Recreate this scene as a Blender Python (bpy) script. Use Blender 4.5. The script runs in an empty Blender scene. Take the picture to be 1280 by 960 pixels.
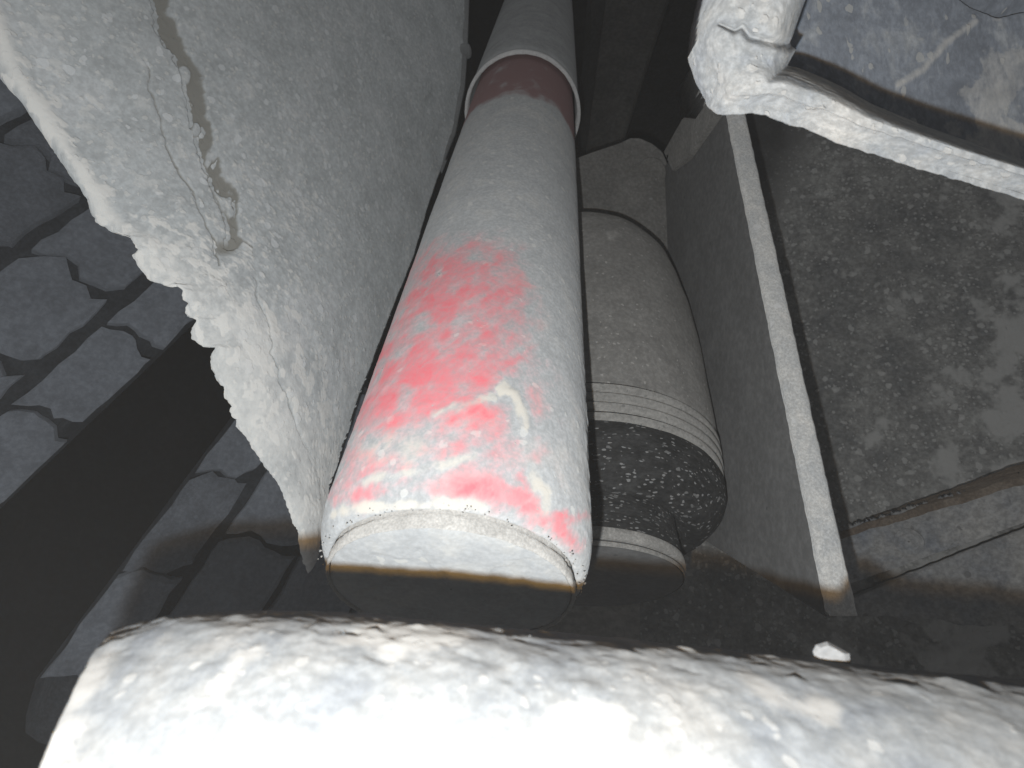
import bpy, bmesh, math, random
import numpy as np
from mathutils import Vector, Matrix

random.seed(7)
SC = bpy.context.scene
COL = SC.collection

# ------------------------------------------------------------------ camera
F = 680.0                                   # focal length in pixels of a 1280 px wide frame
cam_d = bpy.data.cameras.new('camera')
cam_d.sensor_width = 36.0
cam_d.lens = F / 1280.0 * 36.0
cam_d.clip_start = 0.005
cam_d.clip_end = 100.0
cam_d.dof.use_dof = True
cam_d.dof.focus_distance = 0.30
cam_d.dof.aperture_fstop = 20.0
cam = bpy.data.objects.new('camera', cam_d)
COL.objects.link(cam)
CAM_LOC = np.array([0.0, 0.0, 0.55])
PITCH = math.radians(43.0)
cam.location = CAM_LOC
cam.rotation_euler = (math.radians(90) + PITCH, 0, 0)
SC.camera = cam
RIGHT = np.array([1.0, 0.0, 0.0])
UP = np.array([0.0, -math.sin(PITCH), math.cos(PITCH)])
FWD = np.array([0.0, math.cos(PITCH), math.sin(PITCH)])


def world(c):
    """camera-frame metres (right, up, forward) -> world"""
    c = np.asarray(c, float)
    return CAM_LOC + c[..., 0:1] * RIGHT + c[..., 1:2] * UP + c[..., 2:3] * FWD


def cam_of(w):
    d = np.asarray(w, float) - CAM_LOC
    return np.stack([d @ RIGHT, d @ UP, d @ FWD], -1)


def unp(u, v, z):
    u, v, z = np.broadcast_arrays(np.asarray(u, float), np.asarray(v, float), np.asarray(z, float))
    return np.stack([(u - 640) / F * z, -(v - 480) / F * z, z], -1)


def P(u, v, z):
    return world(unp(u, v, z))


def pix(w):
    c = cam_of(w)
    return 640 + F * c[..., 0] / c[..., 2], 480 - F * c[..., 1] / c[..., 2]


# ------------------------------------------------------------------ world and lamp (the phone's torch)
W = bpy.data.worlds.new('World')
SC.world = W
W.use_nodes = True
bg = W.node_tree.nodes['Background']
bg.inputs[0].default_value = (0.97, 0.98, 1.0, 1)
bg.inputs[1].default_value = 0.10


def lamp(name, c, power, color, radius):
    l = bpy.data.lights.new(name, 'POINT')
    l.energy = power
    l.color = color
    l.shadow_soft_size = radius
    o = bpy.data.objects.new(name, l)
    COL.objects.link(o)
    o.location = world(np.array(c))
    return o


lamp('torch', (-0.012, -0.024, -0.002), 3.2, (0.82, 0.965, 1.08), 0.0018)
lamp('torch_phosphor_rim', (-0.0119, -0.0205, -0.002), 0.9, (1.0, 0.52, 0.08), 0.0022)

SC.view_settings.view_transform = 'Standard'
SC.view_settings.look = 'None'
SC.view_settings.gamma = 1.0
SC.view_settings.exposure = 0.0
SC.render.engine = 'CYCLES'
SC.cycles.max_bounces = 5
SC.cycles.volume_bounces = 0
HAZE = 0.016

# ------------------------------------------------------------------ numpy noise
_rng = np.random.RandomState(11)
_perm = _rng.permutation(256)
_perm = np.concatenate([_perm, _perm, _perm]).astype(np.int64)
_g = _rng.normal(size=(256, 3))
_g /= np.linalg.norm(_g, axis=1)[:, None]


def perlin(p):
    p = np.asarray(p, float)
    i = np.floor(p).astype(np.int64)
    f = p - i
    i &= 255
    u = f * f * f * (f * (f * 6 - 15) + 10)

    def h(dx, dy, dz):
        idx = _perm[_perm[_perm[(i[..., 0] + dx) & 255] + ((i[..., 1] + dy) & 255)] + ((i[..., 2] + dz) & 255)] & 255
        g = _g[idx]
        return g[..., 0] * (f[..., 0] - dx) + g[..., 1] * (f[..., 1] - dy) + g[..., 2] * (f[..., 2] - dz)
    r = 0
    for dx in (0, 1):
        wx = u[..., 0] if dx else 1 - u[..., 0]
        for dy in (0, 1):
            wy = u[..., 1] if dy else 1 - u[..., 1]
            for dz in (0, 1):
                wz = u[..., 2] if dz else 1 - u[..., 2]
                r = r + wx * wy * wz * h(dx, dy, dz)
    return r * 1.6


def fbm(p, scale, octaves=4, gain=0.5):
    p = np.asarray(p, float) * scale
    a, s, r = 1.0, 0.0, 0.0
    for k in range(octaves):
        r = r + a * perlin(p + k * 17.3)
        s += a
        a *= gain
        p = p * 2.03
    return r / s


def sstep(x, a, b):
    t = np.clip((x - a) / (b - a), 0, 1)
    return t * t * (3 - 2 * t)


def poly_dist(u, v, pts):
    """pixel distance to a polyline and the position 0..1 along it"""
    best = np.full(np.shape(u), 1e9)
    where = np.zeros(np.shape(u))
    n = len(pts) - 1
    for k in range(n):
        a, b = np.array(pts[k], float), np.array(pts[k + 1], float)
        d = b - a
        t = np.clip(((u - a[0]) * d[0] + (v - a[1]) * d[1]) / (d @ d), 0, 1)
        q = np.hypot(u - a[0] - t * d[0], v - a[1] - t * d[1])
        m = q < best
        best = np.where(m, q, best)
        where = np.where(m, (k + t) / n, where)
    return best, where


# ------------------------------------------------------------------ object helpers
def link(o, parent=None):
    COL.objects.link(o)
    if parent is not None:
        o.parent = parent
    return o


def thing(name, label, cat, base, group=None):
    o = bpy.data.objects.new(name, None)
    o.empty_display_size = 0.02
    link(o)
    o.location = Vector(base)
    o['label'] = label
    o['category'] = cat
    if group:
        o['group'] = group
    return o


def tag(o, label, cat, group=None):
    o['label'] = label
    o['category'] = cat
    if group:
        o['group'] = group
    return o


def origin_of(parent):
    q = np.zeros(3)
    while parent is not None:
        q = q + np.array(parent.location)
        parent = parent.parent
    return q


def mesh_obj(name, V, faces, mat, parent=None, smooth=True, mask=None, origin=None):
    V = np.asarray(V, float).reshape(-1, 3)
    o0 = np.array(origin, float) if origin is not None else origin_of(parent)
    me = bpy.data.meshes.new(name)
    if isinstance(faces, np.ndarray):
        k = faces.shape[1]
        me.vertices.add(len(V))
        me.vertices.foreach_set('co', (V - o0).astype(np.float32).ravel())
        me.loops.add(faces.size)
        me.loops.foreach_set('vertex_index', faces.astype(np.int32).ravel())
        me.polygons.add(len(faces))
        me.polygons.foreach_set('loop_start', np.arange(0, faces.size, k, dtype=np.int32))
        me.polygons.foreach_set('loop_total', np.full(len(faces), k, dtype=np.int32))
        me.update(calc_edges=True)
        me.validate()
    else:
        me.from_pydata([tuple(x) for x in (V - o0)], [], faces)
    me.polygons.foreach_set('use_smooth', [smooth] * len(me.polygons))
    if mask is not None:
        a = me.color_attributes.new('mask', 'FLOAT_COLOR', 'POINT')
        m = np.ones((len(V), 4), np.float32)
        m[:, :3] = np.asarray(mask, np.float32).reshape(-1, 3)
        a.data.foreach_set('color', m.ravel())
    me.materials.append(mat)
    me.update()
    o = bpy.data.objects.new(name, me)
    if parent is None:
        o.location = Vector(o0)
    return link(o, parent)


def grid_faces(n, m, wrap=False, off=0):
    i = np.arange(n - 1)[:, None]
    mm = m if wrap else m - 1
    j = np.arange(mm)[None, :]
    j2 = (j + 1) % m
    a = i * m + j
    b = i * m + j2
    c = (i + 1) * m + j2
    d = (i + 1) * m + j
    return np.stack([a, b, c, d], -1).reshape(-1, 4) + off


def normals(G):
    du = np.gradient(G, axis=0)
    dv = np.gradient(G, axis=1)
    n = np.cross(du, dv)
    n /= np.maximum(np.linalg.norm(n, axis=-1, keepdims=True), 1e-12)
    # toward the camera
    s = np.sign(((CAM_LOC - G) * n).sum(-1, keepdims=True))
    s[s == 0] = 1
    m = np.sign(s.mean())
    return n * (m if abs(s.mean()) > 0.3 else s)


def sheet(name, G, thick, mat, parent, mask=None, back=None):
    """a curved panel with real thickness: front grid, back grid and a rim"""
    n, m = G.shape[:2]
    N = normals(G)
    B = G - N * thick if back is None else G + np.asarray(back) * thick
    V = np.concatenate([G.reshape(-1, 3), B.reshape(-1, 3)])
    f1 = grid_faces(n, m)
    f2 = grid_faces(n, m, off=n * m)[:, ::-1]
    ring = np.concatenate([np.arange(m), np.arange(1, n) * m + m - 1, (n - 1) * m + np.arange(m - 2, -1, -1), np.arange(n - 2, 0, -1) * m])
    r2 = np.roll(ring, -1)
    f3 = np.stack([ring + n * m, r2 + n * m, r2, ring], -1)
    mk = None
    if mask is not None:
        mk = np.concatenate([mask.reshape(-1, 3), mask.reshape(-1, 3)])
    return mesh_obj(name, V, np.concatenate([f1, f2, f3]), mat, parent, mask=mk)


def slab(name, pts, thick, mat, parent, bevel=0.0012, back=None):
    """flat plate from a pixel+depth outline: extruded away from the camera, edges bevelled"""
    W_ = [Vector(P(*p)) for p in pts]
    o0 = Vector(origin_of(parent)) if parent is not None else sum(W_, Vector()) / len(W_)
    bm = bmesh.new()
    vs = [bm.verts.new(w - o0) for w in W_]
    f = bm.faces.new(vs)
    f.normal_update()
    n = f.normal.copy()
    c = f.calc_center_median() + o0
    if n.dot(Vector(CAM_LOC) - c) < 0:
        f.normal_flip()
        n = -n
    d = (-n if back is None else Vector(back)) * thick
    r = bmesh.ops.extrude_face_region(bm, geom=[f])
    nv = [e for e in r['geom'] if isinstance(e, bmesh.types.BMVert)]
    for v in nv:
        v.co += d
    bmesh.ops.recalc_face_normals(bm, faces=bm.faces)
    if bevel:
        bmesh.ops.bevel(bm, geom=list(bm.edges), offset=bevel, segments=2, affect='EDGES', clamp_overlap=True)
    bmesh.ops.triangulate(bm, faces=[q for q in bm.faces if len(q.verts) > 4])
    me = bpy.data.meshes.new(name)
    bm.to_mesh(me)
    bm.free()
    me.materials.append(mat)
    o = bpy.data.objects.new(name, me)
    if parent is None:
        o.location = o0
    return link(o, parent)


def frame(a):
    a = a / np.linalg.norm(a)
    x = np.cross(a, FWD)
    x /= np.linalg.norm(x)
    return a, x, np.cross(a, x)


def lathe(name, E, a, prof, mat, parent, nseg=160, disp=None, maskf=None, sub=None, smooth=True, t0=0.0, t1=2 * math.pi, origin=None, post=None):
    """profile [(s, r)...] swept round the axis E + a*s; sub = max step along the profile"""
    a, x, y = frame(np.asarray(a, float))
    prof = np.array(prof, float)
    if sub:
        out = [prof[0]]
        for k in range(len(prof) - 1):
            L = np.linalg.norm(prof[k + 1] - prof[k])
            q = max(1, int(math.ceil(L / sub)))
            for t in range(1, q + 1):
                out.append(prof[k] + (prof[k + 1] - prof[k]) * t / q)
        prof = np.array(out)
    t = np.linspace(t0, t1, nseg, endpoint=False)
    rad = np.cos(t)[:, None] * x + np.sin(t)[:, None] * y
    G = E + prof[:, 0][:, None, None] * a + prof[:, 1][:, None, None] * rad[None]
    if disp is not None:
        tn = np.gradient(prof, axis=0)
        tn /= np.maximum(np.linalg.norm(tn, axis=1, keepdims=True), 1e-9)
        Nn = (-tn[:, 1])[:, None, None] * a + tn[:, 0][:, None, None] * rad[None]
        d = disp(G, prof[:, 0][:, None] + 0 * t, t[None] + 0 * prof[:, :1])
        G = G + Nn * d[..., None]
    if post is not None:
        G = post(G, prof[:, 0][:, None] + 0 * t)
    n, m = G.shape[:2]
    faces = grid_faces(n, m, wrap=True)
    mk = maskf(G, prof[:, 0][:, None] + 0 * t) if maskf else None
    o = mesh_obj(name, G, faces, mat, parent, smooth=smooth, mask=mk, origin=origin)
    return o


# ------------------------------------------------------------------ materials
def lin(c):
    return tuple(((x / 255.0) / 12.92 if x / 255.0 <= 0.04045 else ((x / 255.0 + 0.055) / 1.055) ** 2.4) for x in c) + (1,)


def dirt(name, lo, mid, hi, scale=40, stretch=(1, 1, 1), fleck=None, fleck2=None, bump=0.4, bdist=0.0012, rough=0.92,
         red=None, dark=None, light=None, grit=0.25, ramp=(0.32, 0.5, 0.68), metallic=0.0, spec=0.2):
    m = bpy.data.materials.new(name)
    m.use_nodes = True
    nt = m.node_tree
    N, L = nt.nodes, nt.links
    b = N['Principled BSDF']
    b.inputs['Roughness'].default_value = rough
    b.inputs['Diffuse Roughness'].default_value = 0.65
    b.inputs['Metallic'].default_value = metallic
    b.inputs['Specular IOR Level'].default_value = spec
    tc = N.new('ShaderNodeTexCoord')
    mp = N.new('ShaderNodeMapping')
    mp.inputs['Scale'].default_value = stretch
    L.new(tc.outputs['Object'], mp.inputs[0])
    co = mp.outputs[0]

    def noise(s, det=8, ro=0.62, dist=0.0):
        n = N.new('ShaderNodeTexNoise')
        n.inputs['Scale'].default_value = s
        n.inputs['Detail'].default_value = det
        n.inputs['Roughness'].default_value = ro
        n.inputs['Distortion'].default_value = dist
        L.new(co, n.inputs['Vector'])
        return n

    def math_(op, a, c):
        n = N.new('ShaderNodeMath')
        n.operation = op
        for k, v in enumerate((a, c)):
            if isinstance(v, (int, float)):
                n.inputs[k].default_value = v
            else:
                L.new(v, n.inputs[k])
        return n.outputs[0]

    def mrange(x, a, c, lo_=0.0, hi_=1.0):
        n = N.new('ShaderNodeMapRange')
        n.interpolation_type = 'SMOOTHSTEP'
        n.inputs['From Min'].default_value = a
        n.inputs['From Max'].default_value = c
        n.inputs['To Min'].default_value = lo_
        n.inputs['To Max'].default_value = hi_
        L.new(x, n.inputs['Value'])
        return n.outputs[0]

    def mix(fac, a, c, mode='MIX'):
        n = N.new('ShaderNodeMix')
        n.data_type = 'RGBA'
        n.blend_type = mode
        n.clamp_factor = True
        if isinstance(fac, (int, float)):
            n.inputs[0].default_value = fac
        else:
            L.new(fac, n.inputs[0])
        for k, v in ((6, a), (7, c)):
            if isinstance(v, tuple):
                n.inputs[k].default_value = v
            else:
                L.new(v, n.inputs[k])
        return n.outputs[2]

    n1 = noise(scale, 8, 0.62, 0.4)
    n2 = noise(scale * 7, 6, 0.7)
    n3 = noise(scale * 0.22, 4, 0.5)
    mixv = math_('ADD', math_('MULTIPLY', n1.outputs['Fac'], 0.7), math_('MULTIPLY', n3.outputs['Fac'], 0.3))
    cr = N.new('ShaderNodeValToRGB')
    e = cr.color_ramp.elements
    e[0].position, e[0].color = ramp[0], lo
    e[1].position, e[1].color = ramp[2], hi
    q = e.new(ramp[1])
    q.color = mid
    L.new(mixv, cr.inputs[0])
    col = cr.outputs[0]
    # fine grit
    g = mrange(n2.outputs['Fac'], 0.35, 0.7, 1 - grit, 1 + grit)
    gm = N.new('ShaderNodeMix')
    gm.data_type = 'RGBA'
    gm.blend_type = 'MULTIPLY'
    gm.inputs[0].default_value = 1.0
    L.new(col, gm.inputs[6])
    cmb = N.new('ShaderNodeCombineColor')
    for k in range(3):
        L.new(g, cmb.inputs[k])
    L.new(cmb.outputs[0], gm.inputs[7])
    col = gm.outputs[2]
    height = math_('ADD', math_('MULTIPLY', n1.outputs['Fac'], 1.0), math_('MULTIPLY', n2.outputs['Fac'], 0.45))

    def flecks(spec_, col, height):
        s, thr, keep, fc, amt, hgt = spec_
        # warped voronoi cells: dried splashes
        nv = noise(s * 0.9, 3, 0.5)
        wv = N.new('ShaderNodeMixRGB')
        wv.blend_type = 'LINEAR_LIGHT'
        wv.inputs[0].default_value = 0.55 / s
        L.new(co, wv.inputs[1])
        L.new(nv.outputs['Color'], wv.inputs[2])
        vo = N.new('ShaderNodeTexVoronoi')
        vo.inputs['Scale'].default_value = s
        L.new(wv.outputs[0], vo.inputs['Vector'])
        sp = N.new('ShaderNodeSeparateColor')
        L.new(vo.outputs['Color'], sp.inputs[0])
        size = mrange(sp.outputs[1], 0.0, 1.0, thr * 0.35, thr)
        inside = mrange(math_('SUBTRACT', size, vo.outputs['Distance']), -0.02, 0.05)
        big = mrange(n3.outputs['Fac'], 0.35, 0.62, 0.25, 1.0)
        kp = mrange(math_('ADD', sp.outputs[0], math_('MULTIPLY', big, 0.3)), 1.3 - keep - 0.03, 1.3 - keep + 0.03)
        f = math_('MULTIPLY', inside, kp)
        col = mix(math_('MULTIPLY', f, amt), col, fc)
        return col, math_('ADD', height, math_('MULTIPLY', f, hgt))
    if fleck:
        col, height = flecks(fleck, col, height)
    if fleck2:
        col, height = flecks(fleck2, col, height)
    if red or dark or light:
        at = N.new('ShaderNodeVertexColor')
        at.layer_name = 'mask'
        sp = N.new('ShaderNodeSeparateColor')
        L.new(at.outputs[0], sp.inputs[0])
        br = math_('ADD', math_('MULTIPLY', n1.outputs['Fac'], 0.8), math_('MULTIPLY', n2.outputs['Fac'], 0.4))
        br = math_('SUBTRACT', br, 0.6)
        if dark:
            k = mrange(math_('ADD', sp.outputs[1], math_('MULTIPLY', br, 0.9)), 0.2, 0.8)
            k = math_('MULTIPLY', k, mrange(sp.outputs[1], 0.02, 0.25))
            col = mix(k, col, dark)
        if light:
            k = mrange(math_('ADD', sp.outputs[2], math_('MULTIPLY', br, 0.9)), 0.2, 0.8)
            k = math_('MULTIPLY', k, mrange(sp.outputs[2], 0.02, 0.25))
            col = mix(k, col, light)
        if red:
            k = mrange(math_('ADD', sp.outputs[0], math_('MULTIPLY', br, 1.9)), 0.02, 1.2)
            k = math_('MULTIPLY', k, mrange(sp.outputs[0], 0.02, 0.3))
            col = mix(k, col, red)
            height = math_('SUBTRACT', height, math_('MULTIPLY', k, 0.35))
    L.new(col, b.inputs['Base Color'])
    bp = N.new('ShaderNodeBump')
    bp.inputs['Strength'].default_value = bump
    bp.inputs['Distance'].default_value = bdist
    L.new(height, bp.inputs['Height'])
    L.new(bp.outputs[0], b.inputs['Normal'])
    return m


def grey(a, tint=(1, 1, 1)):
    return (a * tint[0], a * tint[1], a * tint[2], 1)


COOL = (0.97, 1.0, 1.02)
WARM = (1.025, 1.0, 0.955)
BLUE = (0.90, 0.98, 1.12)

m_beam = dirt('beam_mud', grey(.095, BLUE), grey(.13, COOL), grey(.165, WARM), scale=60, fleck=(320, .42, .32, grey(.23, WARM), .45, .3),
              bump=.35, bdist=.0008, grit=.18, dark=grey(.065, BLUE), light=grey(.20, WARM))
m_stone = dirt('pale_stone', grey(.13), grey(.17), grey(.21), scale=120, bump=.3, bdist=.0006, grit=.12)
m_sleeve = dirt('shock_dust', grey(.315, COOL), grey(.355, COOL), grey(.405, (1.0, 1.0, .98)), scale=70, fleck=(170, .36, .35, grey(.48, (1, 1, .97)), .6, .5),
                bump=.30, bdist=.0007, grit=.14, red=(.60, .125, .15, 1), dark=(.20, .125, .125, 1), light=(.46, .44, .40, 1))
m_disc = dirt('shock_end_dust', grey(.27, COOL), grey(.32, COOL), grey(.38, (1, 1, .97)), scale=60, bump=.3, bdist=.0007, grit=.1,
              fleck=(120, .38, .25, grey(.42, (1, 1, .96)), .6, .5))
m_collar = dirt('collar_mud', grey(.28, WARM), grey(.34, WARM), grey(.40, WARM), scale=160, bump=.6, bdist=.0008, grit=.2)
m_upper = dirt('upper_tube_dust', grey(.26, COOL), grey(.32, COOL), grey(.38, COOL), scale=50, bump=.25, bdist=.0006, grit=.12)
m_rim = dirt('rim_dust', grey(.5), grey(.6), grey(.68), scale=120, bump=.4, bdist=.0006, grit=.15)
m_guard = dirt('mudguard_dust', grey(.52, (.95, 1, 1.02)), grey(.62, (.95, 1, 1.02)), grey(.71, COOL), scale=34, fleck=(120, .40, .45, grey(.82, COOL), .65, .8),
               fleck2=(260, .45, .55, grey(.80, (1, 1, .97)), .5, .8), bump=.45, bdist=.0010, grit=.13, stretch=(1.5, .75, .7),
               dark=(.33, .325, .30, 1), light=(.80, .80, .78, 1))
m_bag = dirt('rubber_dust_pale', grey(.17, WARM), grey(.21, WARM), grey(.25, WARM), scale=40, fleck=(260, .30, .35, grey(.42, WARM), .7, .3),
             bump=.25, bdist=.0006, grit=.18, dark=grey(.07), light=grey(.36, WARM))
m_rub = dirt('black_rubber', grey(.020), grey(.032), grey(.06), scale=50, stretch=(.6, .6, 1.9), fleck=(420, .42, .45, grey(.30), .75, .3), fleck2=(220, .34, .38, grey(.24), .6, .3),
             bump=.35, bdist=.0008, grit=.35, rough=.75)
m_band = dirt('rubber_band_dust', grey(.24, WARM), grey(.29, WARM), grey(.34, WARM), scale=60, bump=.2, bdist=.0004, grit=.2, fleck=(300, .35, .3, grey(.14), .6, -.2))
m_groove = dirt('black_rubber_plain', grey(.02), grey(.028), grey(.04), scale=60, bump=.3, bdist=.0005, rough=.75)
m_ring = dirt('bead_ring_metal', grey(.22, WARM), grey(.32, WARM), grey(.40, WARM), scale=90, bump=.3, bdist=.0005, rough=.6)
m_tyre = dirt('tyre_dust', grey(.22, BLUE), grey(.26, BLUE), grey(.30, BLUE), scale=28, ramp=(.38, .5, .62), fleck=(160, .3, .25, grey(.30, BLUE), .5, .3), bump=.3, bdist=.0008, grit=.16)
m_tyre_b = dirt('tyre_dust_thin', grey(.15, BLUE), grey(.19, BLUE), grey(.25, BLUE), scale=50, fleck=(160, .3, .25, grey(.27, BLUE), .5, .3), bump=.3, bdist=.0006, grit=.16)
m_tyre_deep = dirt('tyre_groove_rubber', grey(.05, BLUE), grey(.075, BLUE), grey(.11, BLUE), scale=45, bump=.3, bdist=.0008, grit=.2)
m_rail = dirt('rail_dust', grey(.18, COOL), grey(.27, (1, 1, .98)), grey(.40, (1, 1, .97)), scale=28, fleck=(110, .42, .48, grey(.56, (1, 1, .98)), .6, .6),
              fleck2=(240, .44, .5, grey(.56, (1, 1, .98)), .6, .5), bump=.6, bdist=.002, grit=.25, dark=grey(.085), light=grey(.46, (1, 1, .98)))
m_gusset = dirt('gusset_paint', grey(.105), grey(.125), grey(.15), scale=25, bump=.15, bdist=.0005, grit=.15, fleck=(150, .25, .2, grey(.07), .7, -.3))
m_strip = dirt('gusset_edge_dust', grey(.48, COOL), grey(.58, (1, 1, .98)), grey(.68, WARM), scale=90, fleck=(150, .35, .3, grey(.68), .6, .5), bump=.3, bdist=.0008, grit=.18)
m_cross = dirt('crossmember_dust', grey(.24, BLUE), grey(.33), grey(.42, WARM), scale=30, fleck=(100, .36, .3, grey(.17), .7, -.4), bump=.5, bdist=.0012, grit=.25)
m_rust = dirt('rusty_ledge', (.13, .10, .08, 1), (.18, .145, .115, 1), (.26, .22, .18, 1), scale=60, bump=.6, bdist=.001)
m_hang = dirt('hanger_mud', grey(.26, BLUE), grey(.34, COOL), grey(.45, WARM), scale=60, fleck=(260, .42, .40, grey(.50, WARM), .5, .5), bump=.6, bdist=.0012, grit=.2)
m_web = dirt('hanger_web_mud', grey(.18, BLUE), grey(.25, BLUE), grey(.42, COOL), scale=38, stretch=(1.4, .8, 1), fleck=(130, .38, .35, grey(.4, (1, 1, .97)), .7, .8),
             bump=.4, bdist=.001, grit=.16, dark=grey(.15, BLUE), light=grey(.46, WARM))
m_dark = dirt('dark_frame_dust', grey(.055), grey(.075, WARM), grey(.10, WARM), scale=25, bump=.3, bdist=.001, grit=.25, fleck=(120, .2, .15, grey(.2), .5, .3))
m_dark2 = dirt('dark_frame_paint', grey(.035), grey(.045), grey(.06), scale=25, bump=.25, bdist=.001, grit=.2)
m_brk = dirt('bracket_dust', grey(.17, WARM), grey(.21, WARM), grey(.26, WARM), scale=40, bump=.35, bdist=.0008, grit=.2, fleck=(160, .22, .15, grey(.4), .6, .4))
m_shadow_fill = dirt('shadow_fill_pale', grey(.34), grey(.40, WARM), grey(.46, WARM), scale=8, bump=.2, bdist=.002)  # pale tone of the added tube, brightens the shadowed gap
m_black = dirt('underside_black', grey(.012), grey(.018), grey(.03), scale=6, bump=.2, bdist=.002)

# ------------------------------------------------------------------ structure: the dark underside far behind
u_pts = [(-900, -900, 1.9), (2200, -900, 1.9), (2200, 1700, 1.9), (-900, 1700, 1.9)]
o = slab('chassis_underside', u_pts, 0.02, m_black, None, bevel=0)
o['kind'] = 'structure'

# ------------------------------------------------------------------ tube added only to lift the dark tone in the beam's shadow
hs = thing('shadow_fill_tube', 'added pale tube lifting the dark tone behind the bright foreground beam', 'fill tube', P(500, 900, 1.0))
lathe('fill_tube', P(215, 1000, 1.0), RIGHT + .04 * FWD - .05 * UP, [(0, .001), (.002, .40), (.3, .41), (1.1, .43), (1.4, .43), (2.0, .41), (2.6, .40), (2.602, .001)], m_shadow_fill, hs, nseg=120, sub=.03,
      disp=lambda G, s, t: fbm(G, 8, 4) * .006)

# ------------------------------------------------------------------ thin haze volume added to veil the dark gaps like lens glare
m_haze = bpy.data.materials.new('glare_veil')
m_haze.use_nodes = True
m_haze.node_tree.nodes.clear()
ho = m_haze.node_tree.nodes.new('ShaderNodeOutputMaterial')
hv = m_haze.node_tree.nodes.new('ShaderNodeVolumePrincipled')
hv.inputs['Color'].default_value = (.95, .945, .94, 1)
hv.inputs['Density'].default_value = HAZE
hv.inputs['Anisotropy'].default_value = 0.0
m_haze.node_tree.links.new(hv.outputs[0], ho.inputs['Volume'])
hb = np.array([[x, y, z] for x in (-9.5, 9.5) for y in (-7.5, 10.5) for z in (-7.5, 10.5)], float)
o = mesh_obj('haze', hb, [(0, 1, 3, 2), (4, 6, 7, 5), (0, 4, 5, 1), (2, 3, 7, 6), (0, 2, 6, 4), (1, 5, 7, 3)], m_haze, None, smooth=False, origin=(0, 0, .5))
o['kind'] = 'stuff'

# ------------------------------------------------------------------ shock absorber
VP = np.array([703 - 640, 188 + 480, F])
AX = world(VP) - CAM_LOC
AX /= np.linalg.norm(AX)
E = P(563, 742, 0.21)
shock = thing('shock_absorber', 'long grey shock absorber with red paint showing through dust, hanging above the beam', 'shock absorber', E)
R = 0.055

red_blobs = [  # u, v, su, sv, strength
    (545, 365, 26, 26, .95), (560, 345, 34, 40, .55), (590, 330, 60, 40, .40), (600, 430, 60, 40, .40), (520, 470, 50, 50, .50), (630, 380, 40, 45, .35),
    (480, 520, 45, 40, .50), (560, 480, 60, 40, .45), (640, 440, 22, 26, .45), (560, 560, 90, 35, .34), (470, 580, 60, 30, .36), (600, 520, 50, 26, .42),
    (445, 622, 26, 15, .85), (460, 612, 40, 16, .6), (640, 622, 40, 14, .85), (690, 648, 30, 11, 1.1), (655, 600, 10, 16, .9), (600, 610, 50, 14, .5), (720, 680, 12, 14, .8),
    (560, 600, 150, 60, .22), (660, 520, 60, 90, .18)]


def seg_stain(u, v, pts, w):
    d, _ = poly_dist(u, v, pts)
    return np.exp(-(d / w) ** 2)


def sleeve_mask(G, s):
    u, v = pix(G)
    q = G.copy()
    n_a = fbm(q * np.array([1, 1, .6]), 38, 4)
    n_b = fbm(q * np.array([1, 1, .5]) + 5, 130, 3)
    r = np.zeros(u.shape)
    wu = u + 26 * fbm(q + 11, 45, 5, .6)
    wv = v + 24 * fbm(q + 14, 55, 5, .6)
    for (cu, cv, su, sv, k) in red_blobs:
        e_ = k * np.exp(-((wu - cu) / su) ** 2 - ((wv - cv) / sv) ** 2)
        r = np.maximum(r, e_) + 0.12 * e_
    r = np.maximum(r, .95 * seg_stain(wu, wv, [(622, 620), (655, 632), (690, 650), (718, 682)], 11))
    # streaks running up to the right
    ang = math.radians(-32)
    a_ = (u * math.cos(ang) + v * math.sin(ang))
    b_ = (-u * math.sin(ang) + v * math.cos(ang))
    st = fbm(np.stack([a_ / 75, b_ / 15, 0 * u + 3.1], -1), 1.0, 5, .62)
    wash = .40 * sstep(v, 270, 380) * sstep(u - 640 + (v - 400) * .05, 75, -40) * sstep(v, 670, 560)
    r = np.clip(r * (.78 + .75 * st + .5 * n_b) + wash * np.clip(.9 + .6 * st + .5 * n_b + .5 * fbm(q + 2, 70, 4), 0, 2), 0, .76)
    # pale mud smears over the paint
    u0, v0 = u, v
    u = u0 + 14 * n_b + 10 * n_a
    v = v0 + 12 * fbm(q + 8, 110, 4, .6)
    lt = 0.55 * seg_stain(u, v, [(545, 518), (580, 505), (625, 498)], 6)
    lt = np.maximum(lt, .9 * seg_stain(u, v, [(632, 485), (645, 492), (648, 515), (655, 535)], 8))
    lt = np.maximum(lt, .55 * seg_stain(u, v, [(460, 600), (540, 585), (590, 570)], 9))
    lt = np.maximum(lt, .7 * seg_stain(u, v, [(420, 640), (520, 628), (600, 632)], 9))
    lt = np.maximum(lt, .65 * seg_stain(u, v, [(665, 590), (685, 615), (680, 640)], 10))
    lt = np.maximum(lt, .5 * np.exp(-((u - 500) / 80) ** 2 - ((v - 560) / 35) ** 2))
    lt = np.clip(lt * (1 + .9 * n_b + .4 * st), 0, 1)
    r = np.clip(r - .75 * lt, 0, 1.2)
    # the sheltered, dust-free band under the upper tube
    band = sstep(s + .016 * n_a, .395, .44)
    dk = band * np.clip(.88 + .5 * n_a + .25 * n_b, 0, 1)
    rr = np.clip(r * (1 - band), 0, 1.2)
    return np.stack([rr, dk, lt], -1)


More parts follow.
